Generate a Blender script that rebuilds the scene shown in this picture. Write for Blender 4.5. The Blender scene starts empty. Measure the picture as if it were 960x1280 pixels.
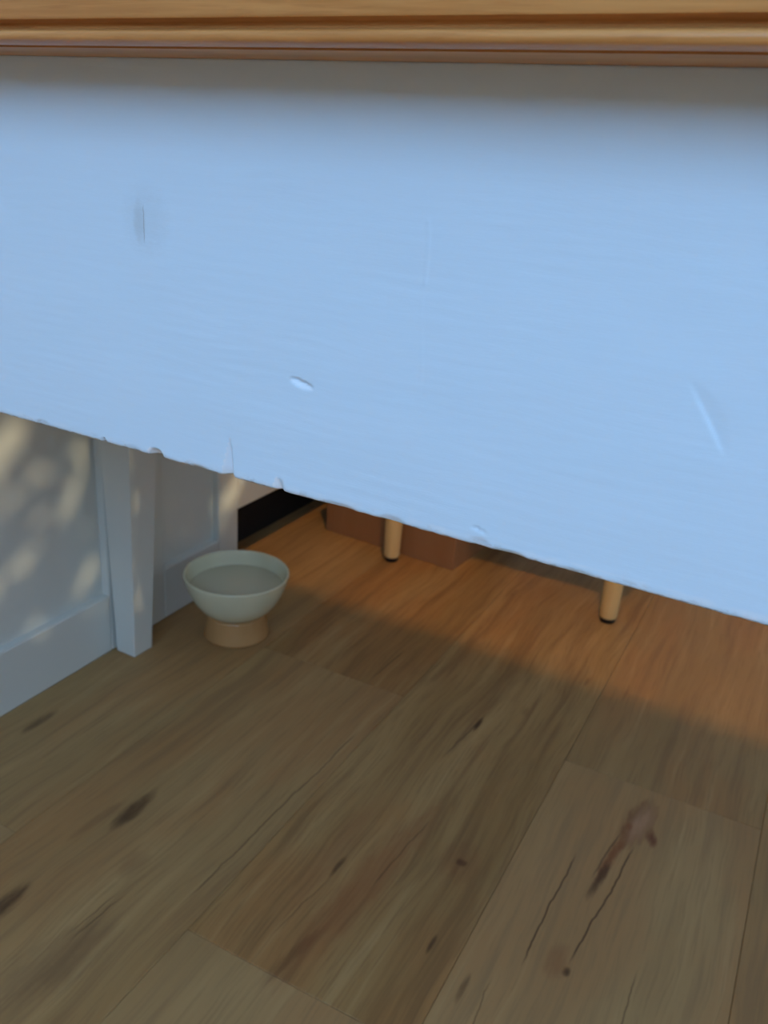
import bpy, bmesh, math, random
from mathutils import Vector, Matrix, noise
from math import sin, cos, pi, radians

random.seed(7)
scene = bpy.context.scene
C = scene.collection

# ------------------------------------------------------------------ camera
cam_data = bpy.data.cameras.new('camera')
cam = bpy.data.objects.new('camera', cam_data)
C.objects.link(cam)
cr = Vector((0.8834, 0.4639, 0.0662)).normalized()
cf = Vector((-0.4091, 0.8324, -0.3739)).normalized()
cu = cr.cross(cf).normalized()
cr = cf.cross(cu).normalized()
cam.matrix_world = Matrix(((cr.x, cu.x, -cf.x, 0), (cr.y, cu.y, -cf.y, 0), (cr.z, cu.z, -cf.z, 0.70), (0, 0, 0, 1)))
cam_data.sensor_fit = 'VERTICAL'
cam_data.sensor_height = 24.0
cam_data.sensor_width = 18.0
cam_data.lens = 24.0 * 1094.39 / 1280.0
cam_data.clip_start = 0.02
cam_data.clip_end = 60
cam_data.dof.use_dof = True
cam_data.dof.focus_distance = 0.30
cam_data.dof.aperture_fstop = 17.0
scene.camera = cam

# ------------------------------------------------------------------ light and exposure
scene.view_settings.view_transform = 'Standard'
scene.view_settings.look = 'None'
scene.view_settings.gamma = 1.0
scene.view_settings.use_curve_mapping = False
scene.view_settings.exposure = 0.0

world = bpy.data.worlds.new('sky')
scene.world = world
world.use_nodes = True
bg = world.node_tree.nodes['Background']
bg.inputs['Color'].default_value = (0.44, 0.69, 1.05, 1)
bg.inputs['Strength'].default_value = 5.3

sun_d = bpy.data.lights.new('sun', 'SUN')
sun_d.energy = 1.35
sun_d.angle = radians(0.5)
sun_d.color = (1.0, 0.80, 0.50)
sun = bpy.data.objects.new('sun', sun_d)
C.objects.link(sun)
SUN_DIR = Vector((-1.0, 0.05, -math.tan(radians(8.0)))).normalized()
sun.rotation_euler = SUN_DIR.to_track_quat('-Z', 'Y').to_euler()
sun.location = (4, 0.5, 2)

def portal(name, loc, direction, sx, sy):
    d = bpy.data.lights.new(name, 'AREA')
    d.shape = 'RECTANGLE'
    d.size = sx
    d.size_y = sy
    d.cycles.is_portal = True
    o = bpy.data.objects.new(name, d)
    C.objects.link(o)
    o.location = loc
    o.rotation_euler = Vector(direction).to_track_quat('-Z', 'Y').to_euler()
portal('near_window_portal', (0.55, -1.46, 1.775), (0, 1, 0), 2.1, 1.35)
portal('right_window_portal', (1.76, 0.86, 0.86), (-1, 0, 0), 0.80, 0.88)

LAMP = Vector((-0.02, 0.42, 2.07))
LAMP_W = 42.0
LAMP_COL = (1.0, 0.50, 0.11)

# ------------------------------------------------------------------ helpers
def tag(o, label=None, cat=None, group=None, kind=None):
    if label: o['label'] = label
    if cat: o['category'] = cat
    if group: o['group'] = group
    if kind: o['kind'] = kind
    return o

def empty(name, loc=(0, 0, 0), rz=0.0):
    o = bpy.data.objects.new(name, None)
    o.empty_display_size = 0.05
    C.objects.link(o)
    o.location = loc
    o.rotation_euler = (0, 0, rz)
    return o

def link_mesh(name, verts, faces, mat, parent=None, smooth=False):
    me = bpy.data.meshes.new(name)
    me.from_pydata([tuple(v) for v in verts], [], faces)
    me.update()
    bm = bmesh.new(); bm.from_mesh(me)
    bmesh.ops.recalc_face_normals(bm, faces=bm.faces)
    bm.to_mesh(me); bm.free()
    if smooth:
        me.polygons.foreach_set('use_smooth', [True] * len(me.polygons))
    me.materials.append(mat)
    o = bpy.data.objects.new(name, me)
    C.objects.link(o)
    if parent: o.parent = parent
    return o

def bm_obj(name, bm, mat, parent=None, smooth=False):
    bmesh.ops.recalc_face_normals(bm, faces=bm.faces)
    me = bpy.data.meshes.new(name)
    bm.to_mesh(me); bm.free()
    if smooth:
        me.polygons.foreach_set('use_smooth', [True] * len(me.polygons))
    me.materials.append(mat)
    o = bpy.data.objects.new(name, me)
    C.objects.link(o)
    if parent: o.parent = parent
    return o

def add_box(bm, lo, hi, bevel=0.0, seg=2):
    g = bmesh.new()
    bmesh.ops.create_cube(g, size=1)
    for v in g.verts:
        v.co = Vector([lo[i] + (v.co[i] + 0.5) * (hi[i] - lo[i]) for i in range(3)])
    if bevel > 0:
        bmesh.ops.bevel(g, geom=list(g.edges), offset=bevel, segments=seg, profile=0.5, affect='EDGES')
    me = bpy.data.meshes.new('tmp'); g.to_mesh(me); g.free()
    bm.from_mesh(me); bpy.data.meshes.remove(me)

def box(name, lo, hi, mat, parent=None, bevel=0.0, seg=2):
    bm = bmesh.new()
    add_box(bm, lo, hi, bevel, seg)
    return bm_obj(name, bm, mat, parent)

def lathe(name, prof, mat, parent=None, seg=72, loc=(0, 0, 0)):
    verts, faces = [], []
    n = len(prof)
    idx = []
    for (r, z) in prof:
        if r < 1e-6:
            idx.append([len(verts)]); verts.append((loc[0], loc[1], loc[2] + z))
        else:
            row = []
            for k in range(seg):
                a = 2 * pi * k / seg
                row.append(len(verts)); verts.append((loc[0] + r * cos(a), loc[1] + r * sin(a), loc[2] + z))
            idx.append(row)
    for i in range(n - 1):
        a, b = idx[i], idx[i + 1]
        for k in range(seg):
            k2 = (k + 1) % seg
            if len(a) == 1 and len(b) == 1: continue
            if len(a) == 1: faces.append((a[0], b[k], b[k2]))
            elif len(b) == 1: faces.append((a[k], b[0], a[k2]))
            else: faces.append((a[k], b[k], b[k2], a[k2]))
    return link_mesh(name, verts, faces, mat, parent, smooth=True)

def smooth_angle(o, deg=35):
    me = o.data
    me.polygons.foreach_set('use_smooth', [True] * len(me.polygons))
    bm = bmesh.new(); bm.from_mesh(me)
    for e in bm.edges:
        if len(e.link_faces) == 2 and e.calc_face_angle(0) > radians(deg): e.smooth = False
    bm.to_mesh(me); bm.free()

# ------------------------------------------------------------------ node helpers
class NT:
    def __init__(self, name):
        self.mat = bpy.data.materials.new(name)
        self.mat.use_nodes = True
        self.t = self.mat.node_tree
        self.b = self.t.nodes['Principled BSDF']
    def n(self, typ, **kw):
        nd = self.t.nodes.new(typ)
        for k, v in kw.items(): setattr(nd, k, v)
        return nd
    def link(self, a, b): self.t.links.new(a, b)
    def val(self, sock, v):
        if hasattr(v, 'is_output') or isinstance(v, bpy.types.NodeSocket): self.link(v, sock)
        else: sock.default_value = v
    def math(self, op, a, b=None, c=None, clamp=False):
        nd = self.n('ShaderNodeMath', operation=op); nd.use_clamp = clamp
        self.val(nd.inputs[0], a)
        if b is not None: self.val(nd.inputs[1], b)
        if c is not None: self.val(nd.inputs[2], c)
        return nd.outputs[0]
    def mix(self, fac, a, b, blend='MIX'):
        nd = self.n('ShaderNodeMix', data_type='RGBA', blend_type=blend)
        self.val(nd.inputs[0], fac)
        self.val(nd.inputs[6], a if not isinstance(a, tuple) else a + (1,) if len(a) == 3 else a)
        self.val(nd.inputs[7], b if not isinstance(b, tuple) else b + (1,) if len(b) == 3 else b)
        return nd.outputs[2]
    def step(self, x, lo, hi):
        nd = self.n('ShaderNodeMapRange', interpolation_type='SMOOTHSTEP')
        self.val(nd.inputs[0], x); self.val(nd.inputs[1], lo); self.val(nd.inputs[2], hi)
        nd.inputs[3].default_value = 0; nd.inputs[4].default_value = 1
        return nd.outputs[0]
    def noise(self, vec, scale, detail=3, rough=0.55, dist=0.0):
        nd = self.n('ShaderNodeTexNoise')
        self.val(nd.inputs['Vector'], vec)
        nd.inputs['Scale'].default_value = scale
        nd.inputs['Detail'].default_value = detail
        nd.inputs['Roughness'].default_value = rough
        nd.inputs['Distortion'].default_value = dist
        return nd.outputs[0]
    def xyz(self, v):
        nd = self.n('ShaderNodeSeparateXYZ'); self.link(v, nd.inputs[0]); return nd.outputs
    def comb(self, x, y, z):
        nd = self.n('ShaderNodeCombineXYZ')
        for i, q in enumerate((x, y, z)): self.val(nd.inputs[i], q)
        return nd.outputs[0]
    def bump(self, h, strength, dist=0.001):
        nd = self.n('ShaderNodeBump'); nd.inputs['Strength'].default_value = strength
        nd.inputs['Distance'].default_value = dist
        self.link(h, nd.inputs['Height']); self.link(nd.outputs[0], self.b.inputs['Normal'])
    def set(self, color=None, rough=None, spec=None, coat=None):
        if color is not None: self.val(self.b.inputs['Base Color'], color if not isinstance(color, tuple) else color + (1,) if len(color) == 3 else color)
        if rough is not None: self.val(self.b.inputs['Roughness'], rough)
        if spec is not None: self.b.inputs['Specular IOR Level'].default_value = spec
        if coat is not None:
            self.b.inputs['Coat Weight'].default_value = coat; self.b.inputs['Coat Roughness'].default_value = 0.15
        return self.mat

def obj_coord(m):
    return m.n('ShaderNodeTexCoord').outputs['Object']

# ------------------------------------------------------------------ materials
def mat_plain(name, col, rough=0.6, spec=0.4, var=0.04, scale=8.0, bump=0.0):
    m = NT(name)
    p = m.n('ShaderNodeNewGeometry').outputs['Position']
    f = m.noise(p, scale, 4)
    lo = tuple(c * (1 - var) for c in col); hi = tuple(min(1, c * (1 + var)) for c in col)
    m.set(m.mix(f, lo, hi), rough, spec)
    if bump: m.bump(m.noise(p, 260, 3), bump, 0.0004)
    return m.mat

M_WALL = mat_plain('wall_paint', (0.72, 0.70, 0.66), 0.8)
M_CEIL = mat_plain('ceiling_paint', (0.80, 0.79, 0.76), 0.85)
M_WHITE = mat_plain('white_satin_paint', (0.68, 0.72, 0.68), 0.42, 0.45, 0.02, 6.0, 0.05)
M_DARK = mat_plain('gap_shade_black', (0.012, 0.011, 0.011), 0.8)  # near-black that paints in the shade of the cabinet gap
M_SUB = mat_plain('subfloor', (0.03, 0.02, 0.012), 0.9)
M_BLACK = mat_plain('black_rubber', (0.012, 0.012, 0.013), 0.6)
M_BRASS = mat_plain('lamp_shade_metal', (0.30, 0.24, 0.16), 0.35)
M_LEAF = mat_plain('leaf_green', (0.05, 0.12, 0.03), 0.5, 0.4, 0.3, 20)
M_BARK = mat_plain('bark', (0.10, 0.07, 0.04), 0.85)

def make_floor_mat():
    m = NT('oak_plank')
    pos = m.n('ShaderNodeNewGeometry').outputs['Position']
    X, Y, Z = m.xyz(pos)
    at = m.n('ShaderNodeAttribute', attribute_type='OBJECT', attribute_name='seed').outputs['Fac']
    tone = m.n('ShaderNodeAttribute', attribute_type='OBJECT', attribute_name='tone').outputs['Fac']
    grey = m.n('ShaderNodeAttribute', attribute_type='OBJECT', attribute_name='grey').outputs['Fac']
    # slow sideways wander of the grain
    wander = m.noise(m.comb(m.math('MULTIPLY', X, 3.0), m.math('MULTIPLY', Y, 2.2), at), 1.6, 2)
    xw = m.math('ADD', X, m.math('MULTIPLY', m.math('SUBTRACT', wander, 0.5), 0.035))
    seedz = m.math('MULTIPLY', at, 13.7)
    broad = m.noise(m.comb(m.math('MULTIPLY', xw, 14.0), m.math('MULTIPLY', Y, 1.6), seedz), 1.0, 3, 0.55)
    streak = m.noise(m.comb(m.math('MULTIPLY', xw, 70.0), m.math('MULTIPLY', Y, 3.2), seedz), 1.0, 4, 0.6)
    fine = m.noise(m.comb(m.math('MULTIPLY', xw, 420.0), m.math('MULTIPLY', Y, 14.0), seedz), 1.0, 3, 0.6)
    hue = m.noise(m.comb(m.math('MULTIPLY', xw, 9.0), m.math('MULTIPLY', Y, 2.6), m.math('ADD', seedz, 5.0)), 1.0, 3, 0.5)
    base = m.mix(m.step(broad, 0.30, 0.72), (0.335, 0.200, 0.070), (0.460, 0.295, 0.118))
    base = m.mix(m.math('MULTIPLY', m.step(hue, 0.42, 0.62), 0.75), base, (0.400, 0.200, 0.066))
    base = m.mix(m.math('MULTIPLY', m.step(streak, 0.48, 0.68), 0.60), base, (0.220, 0.118, 0.045))
    base = m.mix(m.math('MULTIPLY', m.step(streak, 0.46, 0.28), 0.36), base, (0.560, 0.390, 0.175))
    base = m.mix(m.math('MULTIPLY', m.step(fine, 0.50, 0.66), 0.45), base, (0.230, 0.130, 0.052))
    base = m.mix(m.math('MULTIPLY', grey, m.math('ADD', 0.35, m.math('MULTIPLY', streak, 0.5))), base, (0.470, 0.330, 0.165))
    # knots and dark flecks: (x, y, half width, half length, tilt, strength, colour)
    wob = m.math('MULTIPLY', m.math('SUBTRACT', m.noise(m.comb(m.math('MULTIPLY', X, 150.0), m.math('MULTIPLY', Y, 34.0), 0.0), 1.0, 4, 0.6), 0.5), 2.6)
    dk = (0.080, 0.040, 0.018); rd = (0.230, 0.085, 0.030); md = (0.180, 0.090, 0.040)
    knots = [(-0.5775, 0.590, 0.010, 0.034, 0.0, 0.85, dk), (-0.600, 0.560, 0.006, 0.040, 0.1, 0.45, md),
             (-0.5900, 0.424, 0.010, 0.028, 0.0, 0.90, dk), (-0.7905, 0.650, 0.007, 0.026, 0.0, 0.65, dk),
             (-0.3063, 0.958, 0.0035, 0.018, 0.0, 0.95, dk), (-0.313, 0.925, 0.004, 0.05, 0.0, 0.35, md),
             (-0.2270, 0.713, 0.006, 0.0055, 0.0, 0.95, dk), (-0.2270, 0.713, 0.022, 0.030, 0.0, 0.35, rd),
             (-0.0735, 0.878, 0.0150, 0.044, 0.12, 1.0, (0.190, 0.080, 0.032)), (-0.0705, 0.880, 0.0105, 0.036, 0.12, 1.0, (0.42, 0.245, 0.130)),
             (-0.0810, 0.868, 0.0035, 0.008, 0.0, 0.8, rd), (-0.0550, 0.864, 0.0070, 0.014, -0.25, 1.0, (0.17, 0.065, 0.028)),
             (-0.0865, 0.812, 0.0060, 0.050, 0.12, 0.95, rd), (-0.0900, 0.770, 0.005, 0.034, 0.12, 0.8, dk),
             (-0.0868, 0.637, 0.004, 0.006, 0.0, 0.95, dk), (-0.0990, 0.645, 0.012, 0.022, 0.0, 0.40, rd),
             (-0.3180, 0.520, 0.006, 0.035, 0.15, 0.55, dk), (-0.338, 0.640, 0.003, 0.018, 0.0, 0.85, dk),
             (-0.300, 0.640, 0.020, 0.140, 0.1, 0.55, (0.300, 0.118, 0.042)),
             (-0.352, 0.66, 0.014, 0.10, 0.0, 0.35, (0.290, 0.130, 0.052)),
             (-0.40, 1.36, 0.004, 0.02, 0.0, 0.5, md), (-0.2080, 1.15, 0.003, 0.016, 0.0, 0.6, md),
             (-0.150, 1.15, 0.003, 0.02, 0.0, 0.5, md), (-0.2600, 1.02, 0.006, 0.012, 0.0, 0.45, md),
             (-0.520, 0.53, 0.012, 0.020, 0.0, 0.35, md), (-0.500, 0.40, 0.03, 0.06, 0.2, 0.35, (0.13, 0.07, 0.04)),
             (-0.165, 0.570, 0.003, 0.016, 0.0, 0.7, dk), (-0.2100, 0.600, 0.0025, 0.012, 0.0, 0.8, dk)]
    col = base
    for (kx, ky, rx, ry, tilt, st, kc) in knots:
        dy = m.math('SUBTRACT', Y, ky)
        dx = m.math('SUBTRACT', m.math('SUBTRACT', X, kx), m.math('MULTIPLY', dy, tilt))
        a = m.math('POWER', m.math('MULTIPLY', dx, 1 / rx), 2.0) if False else m.math('MULTIPLY', dx, 1 / rx)
        b_ = m.math('MULTIPLY', dy, 1 / ry)
        d2 = m.math('ADD', m.math('ADD', m.math('MULTIPLY', a, a), m.math('MULTIPLY', b_, b_)), wob)
        k = m.math('MULTIPLY', m.step(d2, 1.7, -0.25), st)
        col = m.mix(k, col, kc)
    # hairline checks along the grain: (x at y0, y0, y1, slope, half width, strength)
    wig = m.math('MULTIPLY', m.math('SUBTRACT', m.noise(m.comb(0.0, m.math('MULTIPLY', Y, 15.0), 3.3), 1.0, 4, 0.6), 0.5), 0.012)
    for (cx, y0, y1, sl, hw, st) in [(-0.1270, 0.615, 0.800, 0.02, 0.0013, 0.95), (-0.0880, 0.640, 0.845, 0.10, 0.0014, 0.95),
                                     (-0.100, 0.76, 0.865, 0.14, 0.0016, 0.7), (-0.1400, 0.46, 0.60, -0.05, 0.0010, 0.6),
                                     (-0.0300, 0.56, 0.68, 0.02, 0.0012, 0.6), (-0.3180, 0.86, 1.00, 0.10, 0.0014, 0.65),
                                     (-0.4450, 0.52, 0.86, 0.03, 0.0016, 0.6), (-0.4800, 0.97, 1.08, 0.05, 0.0018, 0.6),
                                     (-0.5050, 0.42, 0.50, 0.05, 0.0012, 0.7), (-0.5120, 0.42, 0.50, 0.05, 0.0010, 0.6),
                                     (-0.2950, 0.62, 0.76, 0.08, 0.0012, 0.6), (-0.35, 0.52, 0.63, 0.12, 0.0012, 0.5)]:
        dx = m.math('SUBTRACT', m.math('SUBTRACT', m.math('ADD', X, wig), cx), m.math('MULTIPLY', m.math('SUBTRACT', Y, y0), sl))
        line = m.step(m.math('ABSOLUTE', dx), hw, hw * 0.25)
        win = m.math('MULTIPLY', m.step(Y, y0, y0 + 0.03), m.step(Y, y1, y1 - 0.03))
        col = m.mix(m.math('MULTIPLY', m.math('MULTIPLY', line, win), st), col, dk)
    hs = m.n('ShaderNodeHueSaturation')
    m.link(col, hs.inputs['Color'])
    m.link(tone, hs.inputs['Value'])
    hs.inputs['Saturation'].default_value = 1.0
    m.set(hs.outputs[0], m.math('ADD', 0.46, m.math('MULTIPLY', fine, 0.16)), 0.35)
    m.bump(m.math('ADD', m.math('MULTIPLY', fine, 0.6), streak), 0.25, 0.0005)
    return m.mat
M_FLOOR = make_floor_mat()

def make_top_mat():
    m = NT('honey_pine_varnish')
    p = obj_coord(m)
    X, Y, Z = m.xyz(p)
    g = m.noise(m.comb(m.math('MULTIPLY', X, 9.0), m.math('MULTIPLY', Y, 90.0), m.math('MULTIPLY', Z, 260.0)), 1.0, 4, 0.6, 0.6)
    g2 = m.noise(m.comb(m.math('MULTIPLY', X, 60.0), m.math('MULTIPLY', Y, 600.0), m.math('MULTIPLY', Z, 900.0)), 1.0, 3)
    c = m.mix(m.step(g, 0.32, 0.70), (0.50, 0.220, 0.060), (0.66, 0.330, 0.105))
    c = m.mix(m.math('MULTIPLY', m.step(g2, 0.5, 0.75), 0.35), c, (0.38, 0.14, 0.035))
    m.set(c, 0.34, 0.5)
    m.bump(g2, 0.12, 0.0004)
    return m.mat
M_TOP = make_top_mat()

def make_apron_mat():
    m = NT('painted_pine')
    p = obj_coord(m)
    X, Y, Z = m.xyz(p)
    n1 = m.noise(m.comb(m.math('MULTIPLY', X, 5.0), 0.0, m.math('MULTIPLY', Z, 30.0)), 1.0, 3)
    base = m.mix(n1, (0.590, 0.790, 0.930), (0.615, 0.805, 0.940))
    # ghost of a knot under the paint, with its crack
    KX, KZ = -0.2385, 0.6735
    dx = m.math('SUBTRACT', X, KX); dz = m.math('SUBTRACT', Z, KZ)
    wob = m.math('MULTIPLY', m.math('SUBTRACT', m.noise(p, 420.0, 3), 0.5), 0.9)
    a = m.math('MULTIPLY', dx, 1 / 0.0120); b = m.math('MULTIPLY', dz, 1 / 0.0135)
    d2 = m.math('ADD', m.math('ADD', m.math('MULTIPLY', a, a), m.math('MULTIPLY', b, b)), wob)
    base = m.mix(m.math('MULTIPLY', m.step(d2, 1.3, -0.2), 0.13), base, (0.36, 0.42, 0.44))
    a2 = m.math('MULTIPLY', m.math('ADD', dx, 0.0035), 1 / 0.0030); b2 = m.math('MULTIPLY', m.math('SUBTRACT', dz, -0.001), 1 / 0.0075)
    d3 = m.math('ADD', m.math('ADD', m.math('MULTIPLY', a2, a2), m.math('MULTIPLY', b2, b2)), wob)
    base = m.mix(m.math('MULTIPLY', m.step(d3, 1.5, -0.3), 0.26), base, (0.34, 0.38, 0.38))
    cw = m.math('ADD', m.math('ADD', dx, 0.0012), m.math('MULTIPLY', m.math('SUBTRACT', m.noise(m.comb(0.0, 0.0, m.math('MULTIPLY', Z, 320.0)), 1.0, 2), 0.5), 0.0012))
    line = m.step(m.math('ABSOLUTE', cw), 0.00032, 0.00010)
    win = m.math('MULTIPLY', m.step(Z, KZ - 0.009, KZ - 0.006), m.step(Z, KZ + 0.006, KZ + 0.003))
    base = m.mix(m.math('MULTIPLY', m.math('MULTIPLY', line, win), 0.36), base, (0.10, 0.11, 0.09))
    # worn arris along the lower edge, bare specks
    spk = m.noise(m.comb(m.math('MULTIPLY', X, 160.0), 0.0, m.math('MULTIPLY', Z, 300.0)), 1.0, 3)
    band = m.step(Z, 0.5863, 0.5838)
    base = m.mix(m.math('MULTIPLY', m.math('MULTIPLY', band, m.step(spk, 0.55, 0.68)), 0.45), base, (0.40, 0.42, 0.42))
    base = m.mix(m.math('MULTIPLY', m.math('MULTIPLY', m.step(Z, 0.5839, 0.5832), m.step(spk, 0.42, 0.60)), 0.75), base, (0.16, 0.10, 0.06))
    for (hx, hz, r) in [(-0.2350, 0.5841, 0.0006), (-0.2662, 0.5848, 0.0005)]:
        ddx = m.math('SUBTRACT', X, hx); ddz = m.math('SUBTRACT', Z, hz)
        dd = m.math('SQRT', m.math('ADD', m.math('MULTIPLY', ddx, ddx), m.math('MULTIPLY', ddz, ddz)))
        base = m.mix(m.math('MULTIPLY', m.step(dd, r, r * 0.5), 0.85), base, (0.05, 0.03, 0.03))
    wear_lit_facets = m.n('ShaderNodeAttribute', attribute_name='wear_lit_facets').outputs['Fac']
    base = m.mix(m.math('MULTIPLY', wear_lit_facets, 0.75), base, (0.82, 0.88, 0.92))  # pale mix for lower-edge wear and for light painted on dent facets
    m.set(base, 0.50, 0.35)
    zz = m.math('ADD', Z, m.math('MULTIPLY', m.noise(m.comb(m.math('MULTIPLY', X, 9.0), 0.0, m.math('MULTIPLY', Z, 8.0)), 1.0, 2), 0.016))
    g = m.noise(m.comb(m.math('MULTIPLY', X, 14.0), 0.0, m.math('MULTIPLY', zz, 330.0)), 1.0, 3, 0.55)
    g2 = m.noise(m.comb(m.math('MULTIPLY', X, 300.0), 0.0, m.math('MULTIPLY', zz, 1500.0)), 1.0, 2, 0.6)
    ridged = m.math('ADD', g, m.math('MULTIPLY', g2, 0.45))
    kn = m.noise(m.comb(m.math('MULTIPLY', X, 500.0), 0.0, m.math('MULTIPLY', Z, 900.0)), 1.0, 3)
    ridged = m.math('ADD', ridged, m.math('MULTIPLY', m.math('MULTIPLY', kn, m.step(d2, 1.6, 0.2)), 1.2))
    m.bump(ridged, 0.26, 0.00030)
    return m.mat
M_APRON = make_apron_mat()

def make_ceramic(name, c1, c2, rough):
    m = NT(name)
    p = obj_coord(m)
    X, Y, Z = m.xyz(p)
    m.set(m.mix(m.noise(p, 30, 4), c1, c2), rough, 0.55)
    return m.mat
M_BOWL = make_ceramic('white_glaze', (0.67, 0.68, 0.48), (0.71, 0.71, 0.52), 0.12)
M_FOOT = make_ceramic('tan_glaze', (0.43, 0.23, 0.085), (0.54, 0.31, 0.13), 0.10)

def make_water():
    m = NT('water')
    b = m.b
    b.inputs['Base Color'].default_value = (0.82, 0.82, 0.62, 1)
    b.inputs['Roughness'].default_value = 0.10
    b.inputs['IOR'].default_value = 1.33
    b.inputs['Transmission Weight'].default_value = 0.30
    m.bump(m.noise(obj_coord(m), 30, 2), 0.05, 0.001)
    return m.mat
M_WATER = make_water()

def make_birch():
    m = NT('pale_birch')
    p = obj_coord(m); X, Y, Z = m.xyz(p)
    g = m.noise(m.comb(m.math('MULTIPLY', X, 120.0), m.math('MULTIPLY', Y, 120.0), m.math('MULTIPLY', Z, 9.0)), 1.0, 3)
    m.set(m.mix(g, (0.78, 0.54, 0.22), (0.86, 0.64, 0.30)), 0.42, 0.4)
    return m.mat
M_BIRCH = make_birch()

def make_card():
    m = NT('brown_cardboard')
    p = obj_coord(m); X, Y, Z = m.xyz(p)
    g = m.noise(m.comb(m.math('MULTIPLY', X, 40.0), m.math('MULTIPLY', Y, 40.0), m.math('MULTIPLY', Z, 6.0)), 1.0, 4)
    m.set(m.mix(g, (0.30, 0.150, 0.066), (0.37, 0.20, 0.095)), 0.75, 0.25)
    m.bump(m.noise(m.comb(m.math('MULTIPLY', X, 300.0), m.math('MULTIPLY', Y, 300.0), m.math('MULTIPLY', Z, 20.0)), 1.0, 2), 0.1, 0.0005)
    return m.mat
M_CARD = make_card()

# ------------------------------------------------------------------ room shell
XL, XR, YN, YF, ZC = -1.27, 1.70, -1.40, 3.00, 2.55
fl = box('floor', (XL, YN, -0.06), (XR, YF, -0.008), M_SUB); tag(fl, kind='structure')
box('ceiling', (XL, YN, ZC), (XR, YF, ZC + 0.06), M_CEIL)['kind'] = 'structure'
box('wall_left', (XL - 0.08, YN, -0.06), (XL, YF, ZC), M_WALL)['kind'] = 'structure'
box('wall_far', (XL - 0.08, YF, -0.06), (XR + 0.08, YF + 0.08, ZC), M_WALL)['kind'] = 'structure'

def wall_with_hole(name, axis, pos, thick, a0, a1, h0, h1, z0, z1):
    bm = bmesh.new()
    def b(lo_a, hi_a, lo_z, hi_z):
        if axis == 'y': add_box(bm, (lo_a, pos - thick, lo_z), (hi_a, pos, hi_z))
        else: add_box(bm, (pos, lo_a, lo_z), (pos + thick, hi_a, hi_z))
    b(a0, h0, -0.06, ZC); b(h1, a1, -0.06, ZC); b(h0, h1, -0.06, z0); b(h0, h1, z1, ZC)
    return tag(bm_obj(name, bm, M_WALL), kind='structure')
NW = (-0.5, 1.6, 1.10, 2.45)
wall_with_hole('wall_near', 'y', YN, 0.08, XL - 0.08, XR + 0.08, *NW)
RW = (0.46, 1.26, 0.42, 1.30)
wall_with_hole('wall_right', 'x', XR, 0.08, YN, YF, *RW)
bm = bmesh.new()
for lo, hi in [((NW[0], YN - 0.06, NW[2]), (NW[1], YN - 0.02, NW[2] + 0.04)), ((NW[0], YN - 0.06, NW[3] - 0.04), (NW[1], YN - 0.02, NW[3])),
               ((NW[0], YN - 0.06, NW[2] + 0.04), (NW[0] + 0.04, YN - 0.02, NW[3] - 0.04)), ((NW[1] - 0.04, YN - 0.06, NW[2] + 0.04), (NW[1], YN - 0.02, NW[3] - 0.04))]:
    add_box(bm, lo, hi, 0.004)
tag(bm_obj('window_1', bm, M_WHITE), kind='structure')
bm = bmesh.new()
for lo, hi in [((XR + 0.02, RW[0], RW[2]), (XR + 0.06, RW[1], RW[2] + 0.012)), ((XR + 0.02, RW[0], RW[3] - 0.03), (XR + 0.06, RW[1], RW[3])),
               ((XR + 0.02, RW[0], RW[2] + 0.012), (XR + 0.06, RW[0] + 0.03, RW[3] - 0.03)), ((XR + 0.02, RW[1] - 0.03, RW[2] + 0.012), (XR + 0.06, RW[1], RW[3] - 0.03))]:
    add_box(bm, lo, hi, 0.003)
tag(bm_obj('window_2', bm, M_WHITE), kind='structure')

# floor planks: rows run along y, joints staggered; each plank its own piece
PW, PL = 0.2385, 1.40
row_joint = {-3: 0.498, -2: 0.9620, -1: 0.4925, 0: 0.9480, 1: 0.15, 2: 0.62, -4: 1.25, -5: 0.80}
tones = {}
def plank_mesh(x0, x1, y0, y1):
    bm = bmesh.new()
    e = 0.0002
    h = 0.0008
    v = [bm.verts.new(c) for c in ((x0 + e, y0 + e, -0.008), (x1 - e, y0 + e, -0.008), (x1 - e, y1 - e, -0.008), (x0 + e, y1 - e, -0.008),
                                   (x0 + e, y0 + e, -0.0006), (x1 - e, y0 + e, -0.0006), (x1 - e, y1 - e, -0.0006), (x0 + e, y1 - e, -0.0006),
                                   (x0 + h, y0 + h, 0), (x1 - h, y0 + h, 0), (x1 - h, y1 - h, 0), (x0 + h, y1 - h, 0))]
    bm.faces.new((v[3], v[2], v[1], v[0])); bm.faces.new((v[8], v[9], v[10], v[11]))
    for a in (0, 4):
        for k in range(4):
            k2 = (k + 1) % 4
            bm.faces.new((v[a + k], v[a + k2], v[a + 4 + k2], v[a + 4 + k]))
    return bm
tone_over = {(-1, 0): 1.0, (0, 0): 1.03, (0, 1): 0.95, (-1, 1): 0.95, (-2, 0): 0.96, (-2, 1): 0.92, (-3, 1): 0.97, (-3, 0): 0.97}
grey_over = {(-1, 0): 0.5, (0, 0): 0.5, (0, 1): 0.25, (-1, 1): 0.0, (-2, 0): 0.30, (-2, 1): 0.0, (-3, 1): 0.3, (-3, 0): 0.5, (1, 0): 0.4, (1, 1): 0.4}
rng = random.Random(3)
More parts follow.
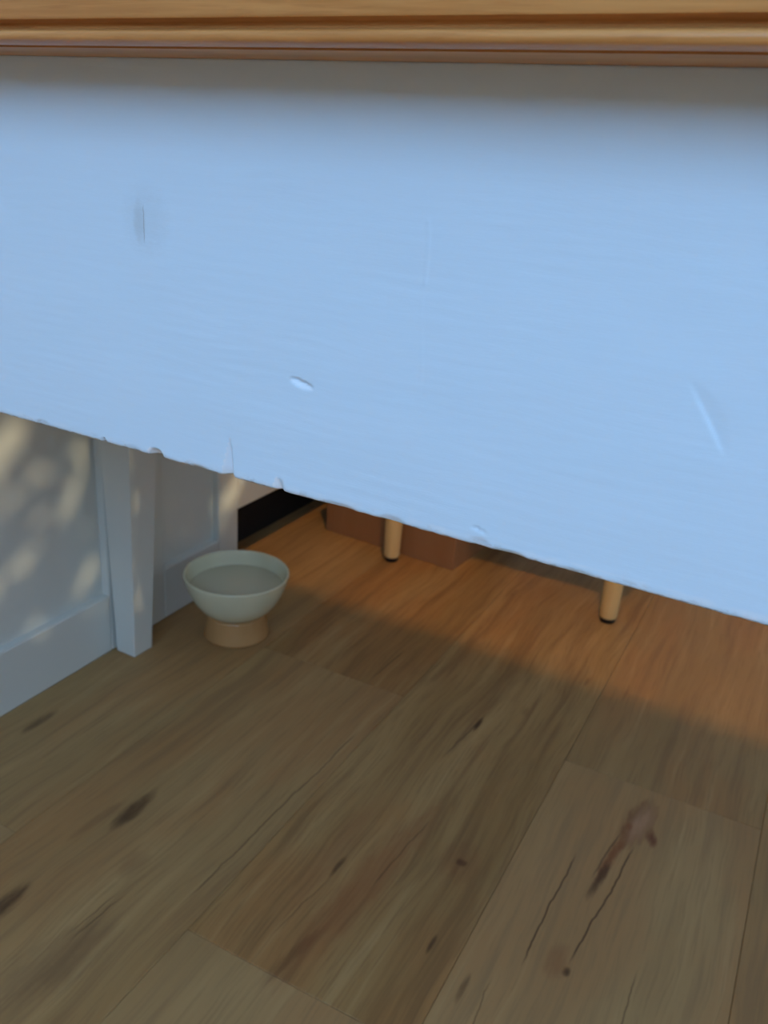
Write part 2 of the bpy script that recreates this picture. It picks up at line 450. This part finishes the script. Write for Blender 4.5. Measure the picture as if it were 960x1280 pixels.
for row in range(-6, 10):
    x0 = 0.0565 + (row - 1) * PW; x1 = x0 + PW
    x0, x1 = max(x0, XL), min(x1, XR)
    if x1 - x0 < 0.01: continue
    j = row_joint.get(row, (row * 0.47) % 1.4)
    for k in range(-3, 4):
        y0, y1 = j + (k - 1) * PL, j + k * PL
        y0, y1 = max(y0, YN), min(y1, YF)
        if y1 - y0 < 0.01: continue
        o = bm_obj('floor_plank', plank_mesh(x0, x1, y0, y1), M_FLOOR, fl)
        o['seed'] = float(rng.uniform(0, 9)); o['tone'] = float(tone_over.get((row, k), rng.uniform(0.92, 1.05)))
        o['grey'] = float(grey_over.get((row, k), rng.uniform(0.1, 0.5)))

# ------------------------------------------------------------------ dining table
PHI = 0.03
table = empty('dining_table', (-0.19, 0.56, 0), -PHI)
tag(table, 'wooden table with honey pine top and chipped white-painted apron, close to the viewer', 'table')
TM = Matrix.Rotation(-PHI, 4, 'Z')
ori = TM.inverted() @ Vector((-0.19, 0.56, 0))      # table origin in (along, depth) coordinates
def child(o):                                       # meshes are drawn in (along, depth, z); shift them onto the Empty
    o.location = (-ori.x, -ori.y, 0)
    return o
A0, A1, D0, D1 = -0.8595, 0.48, 0.250, 0.8440       # outer faces of the leg frame
AZ0, AZ1 = 0.5827, 0.7263
OV = 0.032
# tabletop: moulded edge carried round all four sides
prof = [(-0.060, AZ1), (-0.0085, AZ1), (-0.0086, 0.7292), (-0.0040, 0.7292), (-0.0036, 0.7263), (-0.0012, 0.7263), (0.0000, 0.7269), (0.0008, 0.7278), (0.0010, 0.7286), (0.0007, 0.7295), (0.0000, 0.7301),
        (-0.0012, 0.7306), (-0.0030, 0.7308), (-0.0044, 0.7312), (-0.0047, 0.7318), (-0.0040, 0.7326), (-0.0020, 0.7330), (-0.0005, 0.7333), (0.0, 0.7340), (0.0, 0.7500), (-0.0006, 0.7530), (-0.0024, 0.7548), (-0.006, 0.7555)]
verts, faces = [], []
for (p, z) in prof:
    a0, a1, d0, d1 = A0 - OV - p, A1 + OV + p, D0 - OV - p, D1 + OV + p
    verts += [(a0, d0, z), (a1, d0, z), (a1, d1, z), (a0, d1, z)]
for i in range(len(prof) - 1):
    for k in range(4):
        k2 = (k + 1) % 4
        faces.append((4 * i + k, 4 * i + k2, 4 * i + 4 + k2, 4 * i + 4 + k))
faces.append((3, 2, 1, 0)); nn = 4 * (len(prof) - 1); faces.append((nn, nn + 1, nn + 2, nn + 3))
top = child(link_mesh('tabletop', verts, faces, M_TOP, table)); smooth_angle(top, 40)
top['label'] = 'honey-coloured varnished pine top with a moulded edge'

# front apron: a dense painted face with its dents, gouges and worn lower edge
def seg_dist(px, pz, ax, az, bx, bz):
    vx, vz = bx - ax, bz - az
    L = math.hypot(vx, vz)
    t = ((px - ax) * vx + (pz - az) * vz) / (L * L)
    s = ((px - ax) * vz - (pz - az) * vx) / L       # signed side distance
    return t, s
def dent(x, z):
    d = 0.0
    # crescent fingernail dent: sharp upper edge, shallow lower slope
    if -0.176 < x < -0.161 and 0.617 < z < 0.631:
        u = (x + 0.1686) / 0.0052
        if abs(u) < 1:
            ze = 0.62515 - 0.0009 * u + 0.0009 * (1 - u * u)
            dz = ze - z
            w = 0.0026 * (1 - u * u) ** 0.7 + 1e-6
            if 0 <= dz < w: d += 0.0017 * (1 - u * u) ** 0.6 * (1 - dz / w)
            elif -0.00025 < dz < 0: d += 0.0017 * (1 - u * u) ** 0.6 * (1 + dz / 0.00025)
    # long slanting gouge, steep on its right side
    if -0.048 < x < -0.02 and 0.624 < z < 0.654:
        t, s = seg_dist(x, z, -0.0398, 0.6485, -0.0268, 0.6300)
        if 0 < t < 1:
            e = (sin(pi * t)) ** 0.6
            w = 0.0046 * e + 1e-6
            if s > 0:
                if s < 0.0007: d += 0.00050 * e * (1 - s / 0.0007)
            elif -s < w: d += 0.00050 * e * (1 + s / w)
    # nick out of the lower edge
    r = math.hypot((x + 0.2375) / 0.0042, (z - 0.5830) / 0.0036)
    if r < 1: d += 0.0034 * (1 - r * r)
    r = math.hypot((x + 0.2662) / 0.0016, (z - 0.5832) / 0.0022)
    if r < 1: d += 0.0012 * (1 - r * r)
    # vertical tapered groove
    if 0.580 < z < 0.600 and -0.207 < x < -0.194:
        t = (z - 0.5832) / 0.0155
        w = 0.0046 * max(0.0, 1 - t) ** 0.8 + 1e-6
        s = x + 0.2002
        if t < 1 and s > -w * 0.9 and s < w * 0.45:
            q = 1 - (abs(s) / (w * 0.9) if s < 0 else s / (w * 0.45))
            d += 0.0040 * (1 - t) ** 0.6 * q
    # short notch and small cuts near the lower edge
    r = math.hypot((x + 0.1770) / 0.0022, (z - 0.5838) / 0.0044)
    if r < 1: d += 0.0020 * (1 - r)
    for (nx, nz, rx, rz, dep) in [(-0.3025, 0.5840, 0.0040, 0.0016, 0.0010), (-0.2160, 0.5833, 0.0050, 0.0012, 0.0014), (-0.1510, 0.5834, 0.0080, 0.0013, 0.0012),
                                  (-0.1290, 0.5836, 0.0055, 0.0018, 0.0012), (-0.0960, 0.5840, 0.0040, 0.0022, 0.0012), (-0.0850, 0.5832, 0.0060, 0.0014, 0.0016),
                                  (-0.0620, 0.5834, 0.0060, 0.0012, 0.0007), (-0.2500, 0.5835, 0.0045, 0.0020, 0.0007)]:
        r = math.hypot((x - nx) / rx, (z - nz) / rz)
        if r < 1: d += 0.6 * dep * (1 - r * r)
    # lifted curl of paint
    if -0.101 < x < -0.091 and 0.584 < z < 0.592:
        u = (x + 0.0965) / 0.0032
        if abs(u) < 1:
            ze = 0.5886 + 0.0006 * (1 - u * u) - 0.0006 * u
            dz = ze - z
            if 0 <= dz < 0.0012: d += 0.0008 * (1 - u * u) * (1 - dz / 0.0012)
    # faint upright scar
    if 0.628 < z < 0.684 and -0.128 < x < -0.119:
        s = x + 0.1235 - 0.0006 * sin(z * 170) + (z - 0.655) * 0.03
        e = 1.0 if z > 0.664 else 0.4
        d -= 0.00022 * e * math.exp(-(s / 0.00035) ** 2)
    # drifting unevenness of the brushed paint, wavy lower arris
    d += 0.00022 * noise.noise(Vector((x * 26, 0, z * 60))) + 0.00006 * noise.noise(Vector((x * 60, 3, z * 420)))
    return d
xs = [A0 + 0.066 + i * 0.02 for i in range(int((-0.37 - A0 - 0.066) / 0.02) + 1)]
x = -0.37
while x < 0.03:
    xs.append(x); x += 0.00065
while x < A1 - 0.066:
    xs.append(x); x += 0.02
xs.append(A1 - 0.066)
rows = [(0.0, 0.0016), (0.00025, 0.0009), (0.0006, 0.00045), (0.0010, 0.0002), (0.0015, 0.00005)]
zz = 0.0020
while zz < AZ1 - AZ0 - 0.0004:
    rows.append((zz, 0.0)); zz += 0.00065
rows.append((AZ1 - AZ0, 0.0))
verts, faces = [], []
nx = len(xs)
for (dz, rb) in rows:
    for xx in xs:
        z = AZ0 + dz
        wav = 0.0
        if dz < 0.003: wav = (0.00018 * noise.noise(Vector((xx * 260, 7, 0))) + 0.00014 * noise.noise(Vector((xx * 22, 9, 0)))) * (1 - dz / 0.003)
        dd = dent(xx, z)
        verts.append((xx, D0 + rb + dd, z + wav + (0.12 * max(0, dd) if dz < 0.0004 else 0)))
for r in range(len(rows) - 1):
    for i in range(nx - 1):
        a = r * nx + i
        faces.append((a, a + 1, a + nx + 1, a + nx))
TH = 0.022
ring = list(range(nx)) + [r * nx + nx - 1 for r in range(1, len(rows))] + [(len(rows) - 1) * nx + i for i in range(nx - 2, -1, -1)] + [r * nx for r in range(len(rows) - 2, 0, -1)]
base = len(verts)
for q in ring: verts.append((verts[q][0], D0 + TH, min(max(verts[q][2], AZ0), AZ1)))
for i in range(len(ring)):
    j = (i + 1) % len(ring)
    faces.append((ring[j], ring[i], base + i, base + j))
faces.append(tuple(range(base, base + len(ring))))
me = bpy.data.meshes.new('apron'); me.from_pydata(verts, [], faces); me.update()
me.materials.append(M_APRON)
wa = me.attributes.new('wear_lit_facets', 'FLOAT', 'POINT')
def wear_lit_value(x, z):  # lower-edge wear, plus light painted on the bright facets of groove, nicks and crescent
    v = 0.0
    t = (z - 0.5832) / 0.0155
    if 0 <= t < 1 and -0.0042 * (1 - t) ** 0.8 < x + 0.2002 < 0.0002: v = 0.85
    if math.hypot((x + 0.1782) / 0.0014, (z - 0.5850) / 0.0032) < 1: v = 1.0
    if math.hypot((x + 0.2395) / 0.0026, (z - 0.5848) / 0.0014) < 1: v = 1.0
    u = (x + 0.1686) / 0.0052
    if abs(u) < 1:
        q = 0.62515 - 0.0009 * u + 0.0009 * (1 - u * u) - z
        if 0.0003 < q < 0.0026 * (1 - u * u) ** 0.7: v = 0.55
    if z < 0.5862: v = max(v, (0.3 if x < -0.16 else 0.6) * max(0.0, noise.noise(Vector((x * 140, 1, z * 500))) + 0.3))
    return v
wa.data.foreach_set('value', [wear_lit_value(v[0], v[2]) if v[1] < D0 + TH - 0.001 else 0.0 for v in verts])
ng = (len(rows) - 1) * (nx - 1)
me.polygons.foreach_set('use_smooth', [i < ng for i in range(len(me.polygons))])
apron = bpy.data.objects.new('apron', me); C.objects.link(apron); apron.parent = table; child(apron)
apron['label'] = 'front apron board, white paint over pine with dents and a chipped lower edge'
child(box('apron', (A0 + 0.066, D1 - 0.024, AZ0), (A1 - 0.066, D1 - 0.002, AZ1), M_WHITE, table, 0.001))
child(box('apron', (A0 + 0.030, D0 + 0.066, AZ0), (A0 + 0.052, D1 - 0.066, AZ1), M_WHITE, table, 0.001))
child(box('apron', (A1 - 0.024, D0 + 0.066, AZ0), (A1 - 0.002, D1 - 0.066, AZ1), M_WHITE, table, 0.001))
def leg(ax, dy, sa, sd, lean=False):
    """square leg, outer faces upright, two inner faces tapering; (ax, dy) outer corner, sa/sd point inwards"""
    prof_l = [(0.0, 0.0355), (0.30, 0.0505), (0.56, 0.064), (AZ1, 0.066)]
    bm = bmesh.new(); prev = None
    for (z, w) in prof_l:
        wd = 0.0365 + (w - 0.0355) * 0.85
        ln = 0.0025 + 0.014 * z if lean else 0.0
        ring = [bm.verts.new((ax + sa * (i * w + ln), dy + sd * j * wd, z)) for (i, j) in ((0, 0), (1, 0), (1, 1), (0, 1))]
        if prev:
            for k in range(4): bm.faces.new((prev[k], prev[(k + 1) % 4], ring[(k + 1) % 4], ring[k]))
        else: bm.faces.new(ring[::-1])
        prev = ring
    bm.faces.new(prev)
    ed = [e for e in bm.edges if abs(e.verts[0].co.z - e.verts[1].co.z) > 0.05] + [e for e in bm.edges if max(v.co.z for v in e.verts) < 1e-6]
    bmesh.ops.bevel(bm, geom=ed, offset=0.0016, segments=2, profile=0.5, affect='EDGES')
    return child(bm_obj('leg', bm, M_WHITE, table))
leg(A0, D1, 1, -1, True); leg(A0, D0 - 0.004, 1, 1); leg(A1, D1, -1, -1); leg(A1, D0 - 0.004, -1, 1)

# ------------------------------------------------------------------ white panelled cabinet on the left
CX = -0.8378
RB = 0.013                                          # depth of the recessed panels
cab = empty('panelled_cabinet', (-1.02, 1.30, 0))
tag(cab, 'white panelled cabinet along the left side with a raised dark gap at its far end', 'cabinet')
def cpart(o):
    o.location = (1.02, -1.30, 0); return o
CZ = 0.700; CY0, CY1 = 0.45, 2.30; YS = 1.1368
def fr(name, y0, y1, z0, z1): return cpart(box(name, (CX - 0.024, y0, z0), (CX, y1, z1), M_WHITE, cab, 0.0022, 2))
fr('stile', CY0, 0.52, 0.0, CZ)
fr('stile', 0.830, 0.9475, 0.0, CZ)
fr('stile', 1.0835, YS, 0.0, CZ)
fr('stile', 1.64, 1.70, 0.200, 0.63)
fr('stile', CY1 - 0.06, CY1, 0.1253, CZ)
fr('bottom_rail', 0.52, 0.830, 0.0, 0.0905)
fr('bottom_rail', 0.9475, 1.0835, 0.0, 0.0860)
fr('bottom_rail', YS, CY1 - 0.06, 0.1253, 0.200)
fr('top_rail', 0.52, 0.830, 0.63, CZ)
fr('top_rail', 0.9475, 1.0835, 0.63, CZ)
fr('top_rail', YS, CY1 - 0.06, 0.63, CZ)
def pn(y0, y1, z0, z1): return cpart(box('panel', (CX - 0.022, y0, z0), (CX - RB, y1, z1), M_WHITE, cab))
pn(0.51, 0.84, 0.06, 0.66); pn(0.94, 1.09, 0.06, 0.66); pn(YS, 1.65, 0.19, 0.64); pn(1.69, CY1 - 0.05, 0.19, 0.64)
bm = bmesh.new()
add_box(bm, (XL + 0.012, CY0, CZ), (CX + 0.003, CY1, CZ + 0.018), 0.002)         # top board
add_box(bm, (XL + 0.012, CY0, 0.0), (CX - 0.024, CY0 + 0.018, CZ))
add_box(bm, (XL + 0.012, CY1 - 0.018, 0.1253), (CX - 0.024, CY1, CZ))
add_box(bm, (XL + 0.012, YS, 0.1253), (CX - 0.024, CY1 - 0.018, 0.1433))         # raised underside
cpart(bm_obj('carcass', bm, M_WHITE, cab))
bm = bmesh.new()  # near-black sheets added so the open gap reads as deep shade
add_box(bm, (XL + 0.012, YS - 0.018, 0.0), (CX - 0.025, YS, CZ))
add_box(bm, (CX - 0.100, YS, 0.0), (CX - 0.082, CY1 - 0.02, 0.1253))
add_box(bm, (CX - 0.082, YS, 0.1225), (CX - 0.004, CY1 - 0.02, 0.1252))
dk = cpart(bm_obj('gap_shade_lining', bm, M_DARK, cab)); dk['label'] = 'near-black lining standing in for the shade under the raised end'

# ------------------------------------------------------------------ footed bowl and its water
BX, BY = -0.7195, 0.9735
bowl = empty('footed_bowl', (BX, BY, 0))
tag(bowl, 'white glazed footed bowl on a tan flared base, on the floor beside the table leg', 'bowl')
outer = [(0.0, 0.0330), (0.020, 0.0332), (0.034, 0.0355), (0.047, 0.0415), (0.058, 0.0505), (0.0665, 0.062), (0.0730, 0.075), (0.0775, 0.0875), (0.0792, 0.0945)]
lip = [(0.0796, 0.0962), (0.0792, 0.0976), (0.0780, 0.0982), (0.0767, 0.0977), (0.0758, 0.0962)]
inner = [(0.0735, 0.0875), (0.0690, 0.076), (0.0620, 0.064), (0.0530, 0.053), (0.042, 0.0452), (0.030, 0.0410), (0.016, 0.0390), (0.0, 0.0385)]
lathe('basin', [(a, b + 0.11 * (b - 0.03)) for a, b in outer + lip + inner], M_BOWL, bowl, 96)
ped = lathe('pedestal', [(a * 1.03, b) for a, b in [(0.0, 0.0012), (0.040, 0.0012), (0.0445, 0.0), (0.0478, 0.0006), (0.0490, 0.0024), (0.0486, 0.0055), (0.0474, 0.0120), (0.0460, 0.0200), (0.0447, 0.0280), (0.0438, 0.0350), (0.0432, 0.0405), (0.036, 0.0362), (0.0, 0.0328)]], M_FOOT, bowl, 96)
ped['label'] = 'tan glazed flared base'
inn = [(max(0.0, a - 0.0009), b + 0.11 * (b - 0.03) + 0.0007) for a, b in inner[::-1]]
WZ = 0.0845
wp = [q for q in inn if q[1] < WZ - 0.001]
wr = wp[-1][0] + (WZ - wp[-1][1]) * 0.40
wat = lathe('water', [(0.0, wp[0][1])] + wp[1:] + [(wr, WZ - 0.0003), (wr - 0.0006, WZ), (0.0, WZ)], M_WATER, None, 96, (0, 0, 0))
wat.location = (BX, BY, 0)
tag(wat, 'still water filling the white footed bowl', 'water', kind='stuff')

# ------------------------------------------------------------------ furniture on peg legs beyond the table
PX0, PX1, PY = -0.6425, -0.2306, 1.353
seat = empty('peg_leg_bench', ((PX0 + PX1) / 2, 1.54, 0))
tag(seat, 'low furniture on round pale birch peg legs with black feet, beyond the table', 'furniture')
sx, sy = (PX0 + PX1) / 2, 1.54
HB = 0.215
def peg(x, y):
    lx, ly = x - sx, y - sy
    p = lathe('leg', [(0.0, 0.0085), (0.0125, 0.0085), (0.0140, 0.0095), (0.0150, 0.0130), (0.0162, 0.0800), (0.0175, HB - 0.002), (0.0, HB - 0.002)], M_BIRCH, seat, 40, (lx, ly, 0))
    smooth_angle(p, 60)
    f = lathe('foot_glide', [(0.0, 0.0), (0.0105, 0.0), (0.0118, 0.0012), (0.0122, 0.0085), (0.0, 0.0085)], M_BLACK, p, 40, (lx, ly, 0))
    smooth_angle(f, 50)
    f['label'] = 'black glide under the leg'
for x in (PX0, PX1):
    peg(x, PY); peg(x, PY + 0.37)
box('base_frame', (PX0 - 0.03 - sx, PY - 0.008 - sy, HB - 0.002), (PX1 + 0.03 - sx, PY + 0.40 - sy, HB + 0.06), M_BIRCH, seat, 0.004)
box('seat', (PX0 - 0.04 - sx, PY - 0.018 - sy, HB + 0.06), (PX1 + 0.04 - sx, PY + 0.41 - sy, HB + 0.16), M_CARD, seat, 0.02, 4)

# ------------------------------------------------------------------ brown box behind the left peg
b0, b1 = Vector((-0.8170, 1.4030, 0)), Vector((-0.5275, 1.3780, 0))
bw = (b1 - b0).length; brz = math.atan2(b1.y - b0.y, b1.x - b0.x)
cb = empty('cardboard_box', b0, brz)
tag(cb, 'closed brown cardboard box lying on the floor behind the left peg leg', 'box')
BD, BH, T = 0.27, 0.150, 0.004
box('side_panel', (0, 0, 0), (bw, T, BH), M_CARD, cb, 0.0015)
box('side_panel', (0, BD - T, 0), (bw, BD, BH), M_CARD, cb, 0.0015)
box('side_panel', (0, T, 0), (T, BD - T, BH), M_CARD, cb, 0.0012)
box('side_panel', (bw - T, T, 0), (bw, BD - T, BH), M_CARD, cb, 0.0012)
box('bottom_panel', (T, T, 0.0005), (bw - T, BD - T, T), M_CARD, cb)
box('flap', (0.001, 0.001, BH), (bw - 0.001, BD / 2 - 0.0008, BH + T), M_CARD, cb, 0.001)
box('flap', (0.001, BD / 2 + 0.0008, BH), (bw - 0.001, BD - 0.001, BH + T), M_CARD, cb, 0.001)

# ------------------------------------------------------------------ pendant lamp above the table
lamp = empty('pendant_lamp', (LAMP.x, LAMP.y, LAMP.z))
tag(lamp, 'pendant lamp with a metal cone shade hanging above the table', 'lamp')
lathe('lamp_shade', [(0.030, 0.13), (0.034, 0.128), (0.060, 0.09), (0.138, -0.065), (0.140, -0.065), (0.062, 0.093), (0.034, 0.133), (0.030, 0.13)], M_BRASS, lamp, 48)
lathe('cord', [(0.0, 0.12), (0.0035, 0.12), (0.0035, ZC - LAMP.z - 0.001), (0.0, ZC - LAMP.z - 0.001)], M_BLACK, lamp, 12)
lathe('socket', [(0.0, 0.05), (0.018, 0.05), (0.020, 0.125), (0.0, 0.128)], M_BLACK, lamp, 24)
ld = bpy.data.lights.new('bulb', 'POINT')
ld.energy = LAMP_W; ld.color = LAMP_COL; ld.shadow_soft_size = 0.05
lo = bpy.data.objects.new('bulb', ld); C.objects.link(lo); lo.parent = lamp; lo.location = (0, 0, 0.0)

# ------------------------------------------------------------------ unseen shrub added outside the right-hand window to dapple the sun
shr = empty('added_dapple_shrub', (3.6, 0.80, 0))
tag(shr, 'unseen leafy shrub added outside the right window to dapple the sunlight', 'shrub')
SX = 3.6
bm = bmesh.new(); rl = random.Random(11)
# gaps shaped in the leaves so sun lands as bars on the cabinet face: (y0, z0, y1, z1, half width)
gaps = [(0.655, 0.325, 0.700, 0.365, 0.026), (0.775, 0.240, 0.812, 0.295, 0.013), (0.795, 0.315, 0.815, 0.345, 0.008), (0.640, 0.262, 0.730, 0.300, 0.010), (0.700, 0.232, 0.735, 0.248, 0.006),
        (0.640, 0.178, 0.722, 0.200, 0.010), (0.775, 0.108, 0.812, 0.158, 0.009), (0.755, 0.052, 0.805, 0.074, 0.010), (0.838, 0.235, 0.868, 0.270, 0.010),
        (0.838, 0.080, 0.868, 0.125, 0.013), (1.098, 0.140, 1.150, 0.190, 0.018)]
def in_gap(y, z, pad):
    for (y0, z0, y1, z1, w) in gaps:
        vy, vz = y1 - y0, z1 - z0
        t = max(0.0, min(1.0, ((y - y0) * vy + (z - z0) * vz) / (vy * vy + vz * vz)))
        if math.hypot(y - y0 - t * vy, z - z0 - t * vz) < w + pad: return True
    return False
def to_wall(p):
    t = (CX - p.x) / SUN_DIR.x
    q = p + SUN_DIR * t
    return q.y, q.z
made = 0
while made < 17000:
    p = Vector((SX + rl.uniform(-0.30, 0.30), rl.uniform(0.05, 1.55), rl.uniform(0.45, 1.75)))
    y, z = to_wall(p)
    if in_gap(y, z, 0.002): continue
    made += 1
    q = Matrix.Rotation(rl.uniform(0, 2 * pi), 3, 'X') @ Matrix.Rotation(rl.uniform(-0.7, 0.7), 3, 'Z')
    L, W = rl.uniform(0.030, 0.048), rl.uniform(0.012, 0.018)
    pts = [(0, -L / 2, 0), (0.003, 0, -W), (0, L / 2, 0), (0.003, 0, W)]
    v = [bm.verts.new(p + q @ Vector(c)) for c in pts]
    bm.faces.new((v[0], v[1], v[2])); bm.faces.new((v[0], v[2], v[3]))
lv = bm_obj('foliage', bm, M_LEAF, shr); lv.location = (-3.6, -0.80, 0); lv['kind'] = 'stuff'
lathe('trunk', [(0.0, 0.0), (0.03, 0.0), (0.022, 0.4), (0.012, 1.2), (0.0, 1.3)], M_BARK, shr, 12, (0.35, 0.0, -0.05))
